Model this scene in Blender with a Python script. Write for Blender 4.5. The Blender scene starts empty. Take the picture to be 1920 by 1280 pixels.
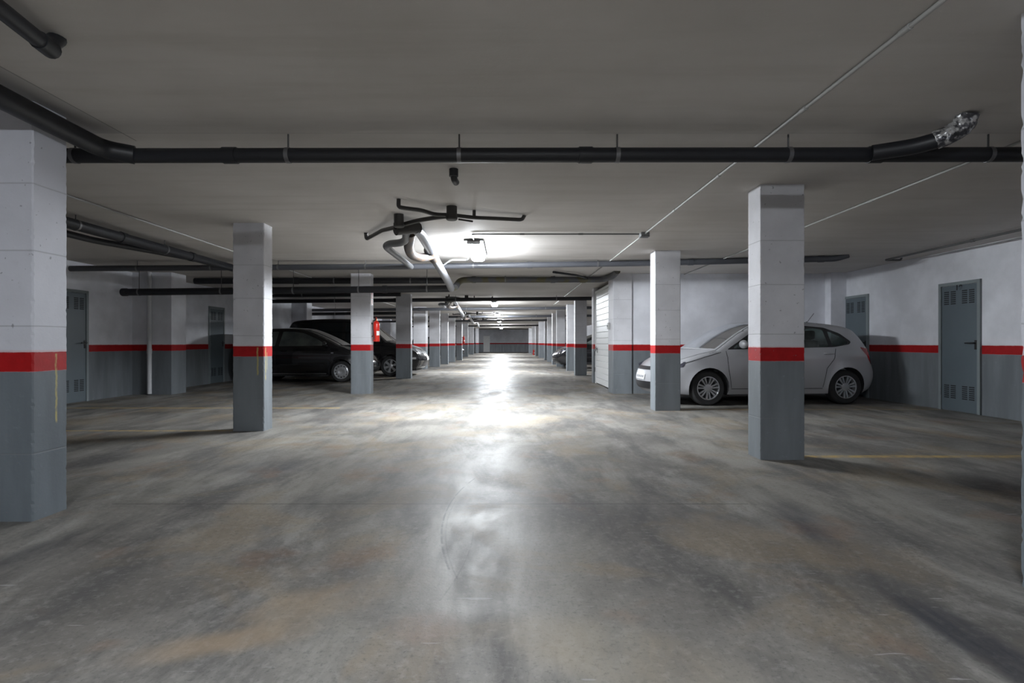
import bpy, bmesh, math, random
from mathutils import Vector, Matrix
from mathutils.geometry import delaunay_2d_cdt
random.seed(7)
SC = bpy.context.scene
COL = SC.collection
F, VX, VY, HC, HT = 1000.0, 948.0, 642.0, 1.064, 2.5     # focal px, vanishing point, eye height, ceiling height
R = math.radians

def at(x, y, Y):
    return Vector(((x - VX) * Y / F, Y, HC - (y - VY) * Y / F))

# ------------------------------------------------------------------ node helpers
class NT:
    def __init__(s, name):
        s.m = bpy.data.materials.new(name); s.m.use_nodes = True
        s.t = s.m.node_tree; s.t.nodes.clear()
        s.out = s.t.nodes.new('ShaderNodeOutputMaterial')
    def put(s, sock, v):
        if v is None: return
        if isinstance(v, bpy.types.NodeSocket): s.t.links.new(v, sock)
        else:
            if sock.type == 'RGBA' and len(v) == 3: v = (*v, 1)
            sock.default_value = v
    def node(s, typ, **kw):
        n = s.t.nodes.new(typ)
        for k, v in kw.items(): setattr(n, k, v)
        return n
    def math(s, op, a, b=None, c=None, clamp=False):
        n = s.node('ShaderNodeMath', operation=op, use_clamp=clamp)
        for i, v in enumerate((a, b, c)):
            if v is not None: s.put(n.inputs[i], v)
        return n.outputs[0]
    def mix(s, f, a, b, mode='MIX'):
        n = s.node('ShaderNodeMix', data_type='RGBA', blend_type=mode)
        s.put(n.inputs[0], f); s.put(n.inputs[6], a); s.put(n.inputs[7], b)
        return n.outputs[2]
    def noise(s, vec, scale, detail=4, rough=.55, dist=0):
        n = s.node('ShaderNodeTexNoise')
        s.put(n.inputs['Vector'], vec); n.inputs['Scale'].default_value = scale
        n.inputs['Detail'].default_value = detail; n.inputs['Roughness'].default_value = rough
        n.inputs['Distortion'].default_value = dist
        return n.outputs[0]
    def ramp(s, f, a, b, smooth=True):
        n = s.node('ShaderNodeMapRange'); n.interpolation_type = 'SMOOTHSTEP' if smooth else 'LINEAR'
        s.put(n.inputs[0], f); s.put(n.inputs[1], a); s.put(n.inputs[2], b)
        return n.outputs[0]
    def mapping(s, vec, scale=(1, 1, 1), rot=(0, 0, 0), loc=(0, 0, 0)):
        n = s.node('ShaderNodeMapping'); s.put(n.inputs[0], vec)
        n.inputs['Scale'].default_value = scale; n.inputs['Rotation'].default_value = rot; n.inputs['Location'].default_value = loc
        return n.outputs[0]
    def coords(s, which='Object'):
        return s.node('ShaderNodeTexCoord').outputs[which]
    def xyz(s, v):
        n = s.node('ShaderNodeSeparateXYZ'); s.put(n.inputs[0], v); return n.outputs
    def bump(s, h, strength=.3, dist=.01):
        n = s.node('ShaderNodeBump'); n.inputs['Strength'].default_value = strength; n.inputs['Distance'].default_value = dist
        s.put(n.inputs['Height'], h); return n.outputs[0]
    def bsdf(s, color=(.5, .5, .5), rough=.5, metal=0, normal=None, coat=0, alpha=1, spec=.5, emit=None, estr=0, trans=0):
        n = s.node('ShaderNodeBsdfPrincipled')
        s.put(n.inputs['Base Color'], color); s.put(n.inputs['Roughness'], rough); s.put(n.inputs['Metallic'], metal)
        s.put(n.inputs['Coat Weight'], coat); s.put(n.inputs['Alpha'], alpha); s.put(n.inputs['Specular IOR Level'], spec)
        s.put(n.inputs['Transmission Weight'], trans)
        if normal is not None: s.put(n.inputs['Normal'], normal)
        if emit is not None: s.put(n.inputs['Emission Color'], emit); n.inputs['Emission Strength'].default_value = estr
        s.t.links.new(n.outputs[0], s.out.inputs[0])
        return s.m

M = {}
def plain(name, color, rough=.5, metal=0, coat=0, spec=.5, vary=.12, scale=6):
    n = NT(name); v = n.coords()
    f = n.noise(v, scale, 4)
    c = n.mix(n.math('MULTIPLY', f, 1.0), tuple(max(0, x * (1 - vary)) for x in color), tuple(min(1, x * (1 + vary)) for x in color))
    r = n.math('ADD', rough - .05, n.math('MULTIPLY', f, .1))
    M[name] = n.bsdf(c, r, metal, coat=coat, spec=spec); return M[name]

plain('dark_pvc', (.013, .014, .018), .45)
plain('trap_pvc', (.034, .032, .030), .5)
plain('mid_pvc', (.15, .155, .165), .4)
plain('grey_pvc', (.065, .068, .078), .38)
plain('pale_pvc', (.23, .235, .25), .38)
plain('white_pvc', (.55, .56, .58), .4)
plain('galvanised', (.20, .20, .21), .4, .7)
plain('rod_steel', (.10, .10, .10), .5, .6)
plain('conduit_grey', (.33, .33, .32), .45)
plain('conduit_dark', (.09, .09, .09), .5)
plain('lamp_housing', (.20, .205, .21), .45)
plain('lamp_tray', (.06, .062, .065), .5)
plain('black_plastic', (.016, .016, .018), .4)
plain('tyre_rubber', (.022, .022, .023), .75)
plain('rim_silver', (.56, .57, .59), .3, .75)
plain('rim_dark', (.02, .02, .022), .5)
plain('silver_paint', (.47, .475, .50), .36, .3, coat=.4, vary=.03, scale=200)
plain('black_paint', (.012, .012, .014), .22, .2, coat=.8, vary=.1, scale=200)
plain('cabin_dark', (.03, .03, .032), .7)
plain('seat_cloth', (.07, .07, .075), .85)
plain('chrome', (.7, .7, .72), .15, 1)
plain('lamp_red', (.32, .008, .012), .18, coat=.5)
plain('headlamp', (.10, .10, .13), .12, .5, coat=1)
plain('headlamp_clear', (.65, .66, .7), .1, .6, coat=1)
plain('plate_white', (.72, .73, .76), .4)
plain('ink', (.02, .02, .025), .5)
plain('extinguisher_red', (.55, .02, .012), .25, coat=.4)
plain('sign_red', (.50, .05, .035), .45)
plain('sign_white', (.75, .74, .72), .5)
plain('brass', (.5, .38, .15), .3, .9)
plain('door_white', (.86, .87, .87), .4, vary=.03)
plain('door_gray', (.105, .132, .150), .45, vary=.15, scale=2)
plain('door_frame_gray', (.20, .23, .24), .45)
plain('vent_dark', (.016, .020, .023), .7)
plain('shutter_gray', (.85, .85, .84), .5)

def glass(name, tint, alpha):
    n = NT(name); v = n.coords()
    g = n.node('ShaderNodeBsdfGlossy'); g.inputs['Roughness'].default_value = .03; g.inputs['Color'].default_value = (.9, .92, .94, 1)
    t = n.node('ShaderNodeBsdfTransparent'); t.inputs['Color'].default_value = (*tint, 1)
    fr = n.node('ShaderNodeFresnel'); fr.inputs[0].default_value = 1.5
    d = n.node('ShaderNodeBsdfDiffuse'); d.inputs['Color'].default_value = (.25, .29, .28, 1)
    m1 = n.node('ShaderNodeMixShader'); n.put(m1.inputs[0], n.math('MULTIPLY', n.noise(v, 3), alpha)); n.t.links.new(t.outputs[0], m1.inputs[1]); n.t.links.new(d.outputs[0], m1.inputs[2])
    m2 = n.node('ShaderNodeMixShader'); n.t.links.new(fr.outputs[0], m2.inputs[0]); n.t.links.new(m1.outputs[0], m2.inputs[1]); n.t.links.new(g.outputs[0], m2.inputs[2])
    n.t.links.new(m2.outputs[0], n.out.inputs[0]); M[name] = n.m
glass('screen_glass', (.74, .85, .81), .6)
glass('side_glass', (.38, .46, .44), .25)
glass('dusty_screen', (.30, .32, .30), 1.5)
glass('dusty_glass', (.22, .25, .25), .9)
glass('dark_glass', (.06, .07, .08), .1)

def emitter(name, col, s):
    n = NT(name); M[name] = n.bsdf((.8, .8, .8), .4, emit=col, estr=s)
LAMP = 26.0
emitter('diffuser_glow', (.90, .95, 1.0), LAMP * 1.28); emitter('diffuser_glow_bright', (.90, .95, 1.0), LAMP * 1.35); emitter('diffuser_glow_dim', (.90, .95, 1.0), LAMP * .95)

def painted(name, upper, lower, stripe=True, joints=False, drips=None, z0=.895, z1=1.02, stains=.18):
    """wall and column paint: white above, red band, grey below, by height"""
    n = NT(name); v = n.coords()
    oi = n.node('ShaderNodeObjectInfo').outputs['Random']
    off = n.node('ShaderNodeVectorMath', operation='ADD'); n.put(off.inputs[0], v)
    cx = n.node('ShaderNodeCombineXYZ'); n.put(cx.inputs[0], n.math('MULTIPLY', oi, 37.)); n.put(cx.inputs[1], n.math('MULTIPLY', oi, 11.)); n.t.links.new(cx.outputs[0], off.inputs[1])
    vv = off.outputs[0]
    x, y, z = n.xyz(v)
    n1 = n.noise(vv, 2.2, 5); n2 = n.noise(vv, 14, 5, .65); n3 = n.noise(n.mapping(vv, (1, 1, .15)), 5, 4)
    up = n.mix(n.ramp(n1, .3, .75), tuple(c * (1 - stains) for c in upper), upper)
    up = n.mix(n.math('MULTIPLY', n.ramp(n2, .60, .78), .35), up, tuple(c * .7 for c in upper))
    lo = n.mix(n.ramp(n3, .3, .7), tuple(c * .82 for c in lower), tuple(c * 1.12 for c in lower))
    lo = n.mix(n.math('MULTIPLY', n.ramp(n2, .62, .75), .5), lo, tuple(c * 1.5 for c in lower))
    wob = n.math('MULTIPLY', n.math('SUBTRACT', n2, .5), .012)
    zz = n.math('ADD', z, wob)
    c = n.mix(n.ramp(zz, z0 - .003, z0 + .003), lo, up)
    if stripe:
        red = n.mix(n.ramp(n2, .35, .7), (.30, .003, .0045), (.36, .004, .006))
        b = n.math('MULTIPLY', n.ramp(zz, z0 - .003, z0 + .003), n.math('SUBTRACT', 1., n.ramp(zz, z1 - .003, z1 + .003)))
        c = n.mix(b, c, red)
        # thin pink primer line along the band's edges
        e = n.math('MULTIPLY', n.math('SUBTRACT', 1., n.ramp(n.math('ABSOLUTE', n.math('SUBTRACT', zz, z1 + .006)), .002, .008)), .5)
        c = n.mix(e, c, (.6, .35, .36))
    h = n.math('ADD', n.math('MULTIPLY', n2, .5), n.math('MULTIPLY', n.noise(vv, 60, 3), .3))
    if joints:
        for zj in (.44, 1.17, 1.62, 2.02):
            d = n.math('ABSOLUTE', n.math('SUBTRACT', n.math('ADD', z, n.math('MULTIPLY', oi, .08)), zj))
            l = n.math('SUBTRACT', 1., n.ramp(d, .002, .006))
            c = n.mix(n.math('MULTIPLY', l, .35), c, (.18, .18, .19))
            h = n.math('SUBTRACT', h, n.math('MULTIPLY', l, .6))
        c = n.mix(n.math('MULTIPLY', n.ramp(n.noise(vv, 30, 2), .70, .74), .6), c, (.16, .16, .17))
    if drips:
        for axis, pos, w, za, zb in drips:
            a = x if axis == 'x' else y
            wv = n.math('MULTIPLY', n.math('SUBTRACT', n.noise(n.mapping(v, (0, 0, 1)), 9, 3), .5), .03)
            d = n.math('ABSOLUTE', n.math('SUBTRACT', n.math('ADD', a, wv), pos))
            k = n.math('SUBTRACT', 1., n.ramp(d, w * .6, w))
            k = n.math('MULTIPLY', k, n.math('MULTIPLY', n.ramp(z, za, za + .03), n.math('SUBTRACT', 1., n.ramp(z, zb - .01, zb))))
            k = n.math('MULTIPLY', k, n.ramp(n.noise(n.mapping(v, (1, 1, .3)), 40, 3), .25, .5))
            c = n.mix(n.math('MULTIPLY', k, .8), c, (.42, .36, .13))
    M[name] = n.bsdf(c, .6, normal=n.bump(h, .35, .006), spec=.3); return M[name]

WHITE, GREY = (.76, .77, .82), (.155, .172, .186)
painted('wall_paint', WHITE, GREY)
painted('column_paint', (.63, .63, .66), GREY, joints=True)
painted('column_paint_close', (.58, .59, .645), (.132, .153, .171), joints=True, z0=.890, z1=1.007, drips=[('y', .04, .009, .555, 1.0)], stains=.12)
painted('column_paint_drips', (.63, .63, .66), GREY, joints=True, drips=[('x', .112, .012, .66, 1.01), ('y', -.07, .012, .60, 1.01), ('y', -.03, .006, .72, .95)])
painted('far_wall_paint', (.66, .67, .71), (.30, .32, .34))

# ceiling: board-marked, faintly stained plaster
n = NT('ceiling_plaster'); v = n.coords(); x, y, z = n.xyz(v)
a = n.noise(n.mapping(v, (.35, .6, 1)), 1.0, 5, .6); b = n.noise(n.mapping(v, (.25, 2.5, 1)), 2.0, 5, .6); c3 = n.noise(v, 25, 4, .7)
c = n.mix(n.ramp(a, .3, .72), (.50, .476, .450), (.62, .594, .570))
c = n.mix(n.math('MULTIPLY', n.ramp(b, .45, .75), .4), c, (.42, .395, .36))
c = n.mix(n.math('MULTIPLY', n.ramp(c3, .62, .75), .25), c, (.70, .68, .65))
def line_at(n, co, pos, w): return n.math('SUBTRACT', 1., n.ramp(n.math('ABSOLUTE', n.math('SUBTRACT', co, pos)), w * .4, w))
k = n.math('MULTIPLY', line_at(n, x, -2.63, .007), n.math('LESS_THAN', y, 3.8))
k = n.math('ADD', k, n.math('MULTIPLY', line_at(n, y, 3.66, .006), .5), clamp=True)
for yy in (6.9, 10.3, 13.9): k = n.math('ADD', k, n.math('MULTIPLY', line_at(n, y, yy, .008), .4), clamp=True)
c = n.mix(n.math('MULTIPLY', k, .6), c, (.12, .115, .11))
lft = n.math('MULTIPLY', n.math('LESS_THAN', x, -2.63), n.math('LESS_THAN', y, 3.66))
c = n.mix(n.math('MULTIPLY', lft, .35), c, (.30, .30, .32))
n.bsdf(c, .75, normal=n.bump(n.math('ADD', b, n.math('MULTIPLY', c3, .4)), .25, .01), spec=.25); M['ceiling_plaster'] = n.m

# floor: power-floated concrete with stains, joints, tyre marks and worn yellow bay lines
n = NT('polished_concrete'); v = n.coords(); x, y, z = n.xyz(v)
diag = n.mapping(v, (1.1, .32, 1), (0, 0, R(-7)))
a = n.noise(n.mapping(v, (.8, .8, 1)), .8, 5, .6, .4); b = n.noise(diag, 2.2, 6, .65, .3); f = n.noise(v, 22, 5, .7); w = n.noise(v, 1.1, 4, .6, .6)
d2 = n.noise(n.mapping(v, (1, .45, 1), (0, 0, R(14))), 1.6, 7, .72, .5)
c = n.mix(n.ramp(a, .36, .62), (.128, .121, .111), (.25, .238, .215))
c = n.mix(n.math('MULTIPLY', n.ramp(b, .42, .66), .75), c, (.082, .080, .080))
c = n.mix(n.math('MULTIPLY', n.ramp(d2, .50, .68), .55), c, (.33, .322, .30))
c = n.mix(n.math('MULTIPLY', n.ramp(w, .50, .64), .42), c, (.26, .205, .135))
c = n.mix(n.math('MULTIPLY', n.ramp(n.noise(n.mapping(v, loc=(5, 3, 0)), 1.7, 3), .58, .70), .4), c, (.21, .135, .09))
c = n.mix(n.math('MULTIPLY', n.ramp(f, .48, .70), .32), c, (.33, .322, .305))
c = n.mix(n.math('MULTIPLY', n.ramp(n.noise(v, 45, 5, .75), .50, .68), .45), c, (.06, .06, .06))
def stain(n, c, cx, cy, lx, ly, rot, col, amt, soft=.55):
    p = n.mapping(v, loc=(-cx, -cy, 0)); p = n.mapping(p, rot=(0, 0, R(-rot))); px, py, pz = n.xyz(p)
    e = n.math('SQRT', n.math('ADD', n.math('POWER', n.math('DIVIDE', px, lx), 2.), n.math('POWER', n.math('DIVIDE', py, ly), 2.)))
    e = n.math('ADD', e, n.math('MULTIPLY', n.math('SUBTRACT', b, .5), 1.6))
    k = n.math('SUBTRACT', 1., n.ramp(e, 1 - soft, 1 + soft * .3))
    k = n.math('MULTIPLY', k, n.ramp(n.math('ADD', n.math('MULTIPLY', b, .5), n.math('MULTIPLY', d2, .5)), .36, .62))
    return n.mix(n.math('MULTIPLY', k, amt), c, col)
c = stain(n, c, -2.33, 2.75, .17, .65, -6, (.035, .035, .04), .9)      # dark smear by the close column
c = stain(n, c, 1.68, 1.85, .13, .75, 3, (.030, .032, .043), .95)     # tyre-blackened band
c = stain(n, c, 1.78, 3.0, .16, .8, -6, (.05, .052, .064), .7)
c = stain(n, c, -.75, 2.2, .45, .16, 30, (.32, .245, .165), .55)
c = stain(n, c, -1.0, 1.9, .35, .12, 20, (.33, .25, .165), .55)
c = stain(n, c, -.3, 2.0, .16, .12, 0, (.25, .165, .125), .55)
c = stain(n, c, .35, 1.85, .5, .2, -20, (.36, .30, .215), .5)
c = stain(n, c, -.9, 3.6, .7, .25, 10, (.10, .10, .10), .5)
c = stain(n, c, .9, 3.3, .8, .3, -15, (.10, .098, .098), .5)
c = stain(n, c, -1.9, 4.6, 1.2, .3, 10, (.09, .09, .10), .45)
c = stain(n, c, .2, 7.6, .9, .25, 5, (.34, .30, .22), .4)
for yy, wd, xa, xb in ((3.52, .008, -2.6, 1.6), (8.45, .012, -3, 3), (13.5, .012, -3, 3), (18.6, .015, -3, 3)):
    k = n.math('MULTIPLY', line_at(n, y, yy, wd), n.math('MULTIPLY', n.math('GREATER_THAN', x, xa), n.math('LESS_THAN', x, xb)))
    c = n.mix(n.math('MULTIPLY', k, .65), c, (.035, .033, .03))
# skid arc
arcs = []
for cx, cy, rr, ya, yb, wd, am in ((2.58, 3.30, 2.955, 2.5, 4.25, .008, .8), (2.62, 3.28, 2.97, 2.4, 3.6, .006, .4), (-2.9, 2.9, 2.72, 2.2, 3.0, .006, .35)):
    dx = n.math('SUBTRACT', x, cx); dy = n.math('SUBTRACT', y, cy)
    d = n.math('ABSOLUTE', n.math('SUBTRACT', n.math('SQRT', n.math('ADD', n.math('MULTIPLY', dx, dx), n.math('MULTIPLY', dy, dy))), rr))
    k = n.math('SUBTRACT', 1., n.ramp(d, wd * .3, wd))
    k = n.math('MULTIPLY', k, n.math('MULTIPLY', n.math('GREATER_THAN', y, ya), n.math('LESS_THAN', y, yb)))
    k = n.math('MULTIPLY', k, n.math('MULTIPLY', n.math('LESS_THAN', n.math('ABSOLUTE', x), .9), n.ramp(n.noise(v, 12, 3), .35, .5)))
    c = n.mix(n.math('MULTIPLY', k, am), c, (.03, .03, .03))
# worn yellow lines between the bays
for ya, yb, xa, xb, st in ((4.93, 5.03, 2.72, 6.9, .95), (6.40, 6.48, -7.5, -3.3, .75), (8.62, 8.74, -7.5, -2.7, .8), (8.43, 8.52, 2.75, 6.9, .5), (16.0, 16.1, -7.5, -3.2, .5)):
    k = n.math('MULTIPLY', n.math('MULTIPLY', n.ramp(y, ya - .01, ya + .01), n.math('SUBTRACT', 1., n.ramp(y, yb - .01, yb + .01))),
               n.math('MULTIPLY', n.math('GREATER_THAN', x, xa), n.math('LESS_THAN', x, xb)))
    k = n.math('MULTIPLY', k, n.ramp(n.noise(v, 9, 5, .7), .3, .6))
    c = n.mix(n.math('MULTIPLY', k, st), c, (.42, .30, .12))
# pale scratches
sc_ = n.noise(n.mapping(v, (1, 9, 1), (0, 0, R(28))), 3, 2); c = n.mix(n.math('MULTIPLY', n.ramp(sc_, .715, .74), .4), c, (.42, .42, .42))
ro = n.math('ADD', .32, n.math('ADD', n.math('MULTIPLY', n.ramp(n.math('ADD', n.math('MULTIPLY', b, .6), n.math('MULTIPLY', w, .4)), .35, .65), .22), n.math('MULTIPLY', f, .12)))
h = n.math('ADD', n.math('MULTIPLY', f, .5), n.math('MULTIPLY', n.noise(v, 90, 3), .3))
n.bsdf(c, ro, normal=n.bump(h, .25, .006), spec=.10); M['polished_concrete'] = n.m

# foil tape and mossy pipe
n = NT('foil_tape'); v = n.coords(); vo = n.node('ShaderNodeTexVoronoi'); n.put(vo.inputs['Vector'], v); vo.inputs['Scale'].default_value = 28
c = n.mix(n.ramp(n.noise(v, 22, 3), .42, .58), (.08, .08, .09), (.62, .62, .62))
n.bsdf(c, .35, .5, normal=n.bump(vo.outputs[0], .8, .02)); M['foil_tape'] = n.m
n = NT('stained_pvc'); v = n.coords()
c = n.mix(n.ramp(n.noise(v, 4, 4), .45, .6), (.085, .088, .10), (.10, .09, .045))
n.bsdf(c, .5); M['stained_pvc'] = n.m
n = NT('brown_pvc'); v = n.coords()
c = n.mix(n.ramp(n.noise(v, 8, 4), .4, .65), (.055, .052, .055), (.10, .068, .045))
n.bsdf(c, .4); M['brown_pvc'] = n.m

# ------------------------------------------------------------------ mesh helpers
def finish(bm, name, mats, parent=None, smooth=False, loc=None):
    me = bpy.data.meshes.new(name); bm.normal_update(); bm.to_mesh(me); bm.free()
    for m in (mats if isinstance(mats, (list, tuple)) else [mats]): me.materials.append(M[m])
    if smooth:
        for p in me.polygons: p.use_smooth = True
        if smooth != 'all':
            me.set_sharp_from_angle(angle=R(38))
    o = bpy.data.objects.new(name, me); COL.objects.link(o)
    if parent: o.parent = parent
    if loc: o.location = loc
    return o
def empty(name, label, cat, loc=(0, 0, 0), rz=0, group=None, kind=None):
    o = bpy.data.objects.new(name, None); COL.objects.link(o); o.empty_display_size = .1
    o.location = loc; o.rotation_euler = (0, 0, rz); tag(o, label, cat, group, kind); return o
def tag(o, label=None, cat=None, group=None, kind=None):
    if label: o['label'] = label
    if cat: o['category'] = cat
    if group: o['group'] = group
    if kind: o['kind'] = kind
    return o
def dup(root, loc, rz=None, label=None):
    def cp(o, par):
        c = o.copy(); COL.objects.link(c)
        if par: c.parent = par
        for ch in list(o.children): cp(ch, c)
        return c
    r = cp(root, None); r.location = loc
    if rz is not None: r.rotation_euler = (0, 0, rz)
    if label: r['label'] = label
    return r
def box(bm, a, b, bev=0, mat=0):
    a, b = Vector(a), Vector(b); c = (a + b) / 2; s = b - a
    r = bmesh.ops.create_cube(bm, size=1, matrix=Matrix.Translation(c) @ Matrix.Diagonal((abs(s.x), abs(s.y), abs(s.z), 1)))
    fs = {f for v in r['verts'] for f in v.link_faces}
    if bev:
        es = {e for v in r['verts'] for e in v.link_edges}
        g = bmesh.ops.bevel(bm, geom=list(es), offset=bev, segments=2, affect='EDGES', profile=.5)
        fs = set(g['faces']) | {f for f in fs if f.is_valid}
    for f in fs:
        if f.is_valid: f.material_index = mat
def frame(d):
    d = d.normalized(); u = Vector((0, 0, 1)) if abs(d.z) < .95 else Vector((1, 0, 0))
    a = d.cross(u).normalized(); return a, a.cross(d).normalized()
def sweep(bm, pts, rad, seg=16, cap=True, mat=0):
    rings = []; prev = None
    for i, p in enumerate(pts):
        d = (pts[min(i + 1, len(pts) - 1)] - pts[max(i - 1, 0)])
        if prev is None: a, b = frame(d)
        else:
            dn = d.normalized(); a = (prev - dn * prev.dot(dn)).normalized(); b = a.cross(dn)
        prev = a; r = rad[i] if isinstance(rad, (list, tuple)) else rad
        rings.append([bm.verts.new(p + (a * math.cos(2 * math.pi * k / seg) + b * math.sin(2 * math.pi * k / seg)) * r) for k in range(seg)])
    for r0, r1 in zip(rings, rings[1:]):
        for k in range(seg):
            f = bm.faces.new((r0[k], r0[(k + 1) % seg], r1[(k + 1) % seg], r1[k])); f.material_index = mat
    if cap:
        for rg in (rings[0][::-1], rings[-1]):
            f = bm.faces.new(rg); f.material_index = mat
def rod(bm, a, b, r, seg=12, mat=0): sweep(bm, [Vector(a), Vector(b)], r, seg, mat=mat)
def fillet(pts, rad):
    pts = [Vector(p) for p in pts]; out = [pts[0]]
    for i in range(1, len(pts) - 1):
        p0, p, p1 = pts[i - 1], pts[i], pts[i + 1]
        l = min(rad, (p0 - p).length * .45, (p1 - p).length * .45)
        a, b = p + (p0 - p).normalized() * l, p + (p1 - p).normalized() * l
        for k in range(7):
            t = k / 6; out.append(a * (1 - t) ** 2 + p * 2 * t * (1 - t) + b * t * t)
    out.append(pts[-1]); return out
def lathe(bm, prof, axis='z', seg=32, mat=0, cap=False, org=Vector((0, 0, 0))):
    rings = []
    for r, h in prof:
        rg = []
        for k in range(seg):
            a = 2 * math.pi * k / seg; c, s = r * math.cos(a), r * math.sin(a)
            rg.append(bm.verts.new(org + (Vector((c, s, h)) if axis == 'z' else Vector((c, h, s)))))
        rings.append(rg)
    for r0, r1 in zip(rings, rings[1:]):
        for k in range(seg):
            f = bm.faces.new((r0[k], r0[(k + 1) % seg], r1[(k + 1) % seg], r1[k])); f.material_index = mat
    if cap:
        for rg in (rings[0], rings[-1]):
            f = bm.faces.new(rg); f.material_index = mat
def B(name, a, b, mat, parent=None, bev=0, loc=None):
    bm = bmesh.new(); box(bm, a, b, bev); return finish(bm, name, mat, parent, loc=loc)

# ------------------------------------------------------------------ the shell
Y0, Y1, XL, XR = -7.0, 60.0, -7.63, 6.98
def struct(o, label, cat): return tag(o, label, cat, kind='structure')
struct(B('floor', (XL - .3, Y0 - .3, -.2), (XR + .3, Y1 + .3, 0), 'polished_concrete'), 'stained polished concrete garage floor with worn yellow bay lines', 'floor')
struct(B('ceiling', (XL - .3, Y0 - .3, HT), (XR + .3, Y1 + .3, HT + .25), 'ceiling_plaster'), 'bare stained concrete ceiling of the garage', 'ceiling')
struct(B('wall_left', (XL - .2, Y0, 0), (XL, Y1, HT), 'wall_paint'), 'side wall with red band behind the black cars', 'wall')
struct(B('wall_right', (XR, Y0, 0), (XR + .2, Y1, HT), 'wall_paint'), 'side wall with red band holding the two numbered grey storeroom doors', 'wall')
struct(B('wall_far', (XL, Y1, 0), (XR, Y1 + .2, HT), 'far_wall_paint'), 'dim grey end wall at the far end of the driving aisle', 'wall')
struct(B('wall_near', (XL, Y0 - .2, 0), (XR, Y0, HT), 'wall_paint'), 'garage end wall facing the long aisle', 'wall')
struct(B('wall_right_bay', (2.635, 11.12, 0), (XR, 11.27, HT), 'wall_paint'), 'cross wall with red band behind the silver hatchback', 'wall')
struct(B('wall_right_box', (2.45, 14.15, 0), (XR, 14.3, HT), 'wall_paint'), 'cross wall closing the garage box beyond the white sectional door', 'wall')
struct(B('trim_1', (6.66, 10.92, 0), (XR, 11.12, HT), 'wall_paint'), 'shallow wall pier in the corner behind the silver hatchback', 'pier')
struct(B('trim_2', (XL, 10.9, 0), (-6.83, 11.40, HT), 'wall_paint'), 'wide wall pier between the two storeroom doors on the dark side', 'pier')
for i, (ya, yb, w) in enumerate(((19.0, 19.5, .55), (23.6, 24.0, .5), (28.2, 28.6, .5), (33.0, 33.4, .5), (38., 38.4, .5))):
    struct(B('trim_%d' % (i + 3), (XL, ya, 0), (XL + w, yb, HT), 'wall_paint'), ['wall pier just behind the black van roof', 'wall pier second beyond the black van', 'wall pier third beyond the black van', 'wall pier fourth beyond the black van', 'wall pier fifth beyond the black van'][i], 'pier')
for i, (ya, yb) in enumerate(((19.6, 20.), (24.4, 24.8), (29.5, 29.9))):
    struct(B('trim_%d' % (i + 8), (XR - .45, ya, 0), (XR, yb, HT), 'wall_paint'), ['wall pier first beyond the garage box', 'wall pier second beyond the garage box', 'wall pier third beyond the garage box'][i], 'pier')

# ------------------------------------------------------------------ columns
def ring_column(bm, w, d, z0, z1, rough, nseg, seed, mat=0):
    rnd = random.Random(seed); rings = []
    nz = max(1, int((z1 - z0) / .02)) if rough else max(1, nseg)
    for i in range(nz + 1):
        z = z0 + (z1 - z0) * i / nz; rg = []
        for sx, sy in ((-1, -1), (1, -1), (1, 1), (-1, 1)):
            ch = .006 + (rnd.random() ** 3 * rough if rough else 0)
            x, y = sx * w / 2, sy * d / 2
            p1, p2 = (x, y - sy * ch), (x - sx * ch, y)
            pr = (p1, p2) if sx * sy > 0 else (p2, p1)
            rg += [bm.verts.new((p[0], p[1], z)) for p in pr]
        rings.append(rg)
    for a, b in zip(rings, rings[1:]):
        for k in range(8): bm.faces.new((a[k], a[(k + 1) % 8], b[(k + 1) % 8], b[k])).material_index = mat
    bm.faces.new(rings[0][::-1]); bm.faces.new(rings[-1])
def column(y, xl, xr, d, label, mat='column_paint', rough=.006, z0=.895, z1=1.02):
    w = xr - xl
    root = empty('concrete_column', label, 'column', ((xl + xr) / 2, y + d / 2, 0), group='concrete columns along the aisle', kind='thing')
    for nm, a, b in (('grey_base', 0, z0), ('red_band', z0, z1), ('white_shaft', z1, HT)):
        bm = bmesh.new(); ring_column(bm, w, d, a, b, rough, 3, hash((round(y * 10), nm == 'x')) & 999)
        finish(bm, nm, mat, root)
    return root
column(3.17, -3.21, -2.81, .25, 'big close column with chipped edges and one long yellow paint drip', 'column_paint_close', .009, .89, 1.007)
column(6.41, -3.28, -2.905, .235, 'concrete column with yellow drips standing before the black hatchback tail', 'column_paint_drips', .008)
column(11.08, -3.22, -2.81, .26, 'concrete column carrying the bright red fire extinguisher')
column(15.8, -3.25, -2.81, .25, 'concrete column standing before the black van front wheel')
column(21.5, -3.72, -3.22, .6, 'deep column just past the nose of the black van')
column(23.4, -3.35, -2.9, .25, 'dim column second past the nose of the black van')
column(26.3, -3.2, -2.84, .25, 'brightly lit column third past the nose of the black van')
column(29.5, -3.19, -2.80, .25, 'column fourth past the nose of the black van')
column(32.2, -2.98, -2.64, .5, 'bright column with the small distant fire extinguisher')
column(40.0, -3.25, -2.82, .4, 'first column past the distant fire extinguisher')
column(48.0, -3.30, -2.88, .3, 'second column past the distant fire extinguisher')
column(54.0, -3.05, -2.72, .3, 'third column past the distant fire extinguisher')
column(2.09, 2.256, 2.66, .25, 'rough white column sliced off by the picture edge', 'column_paint_close', .012, .886, 1.003)
column(4.84, 2.315, 2.715, .255, 'concrete column standing before the middle of the silver hatchback')
column(8.31, 2.327, 2.727, .27, 'concrete column standing before the nose of the silver hatchback')
column(11.08, 2.235, 2.63, .53, 'column beside the white garage door, its near jamb')
column(14.02, 2.31, 2.44, .28, 'slim bright post at the far jamb of the white garage door')
column(17.2, 2.24, 2.62, .25, 'first column beyond the white garage door')
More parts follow.
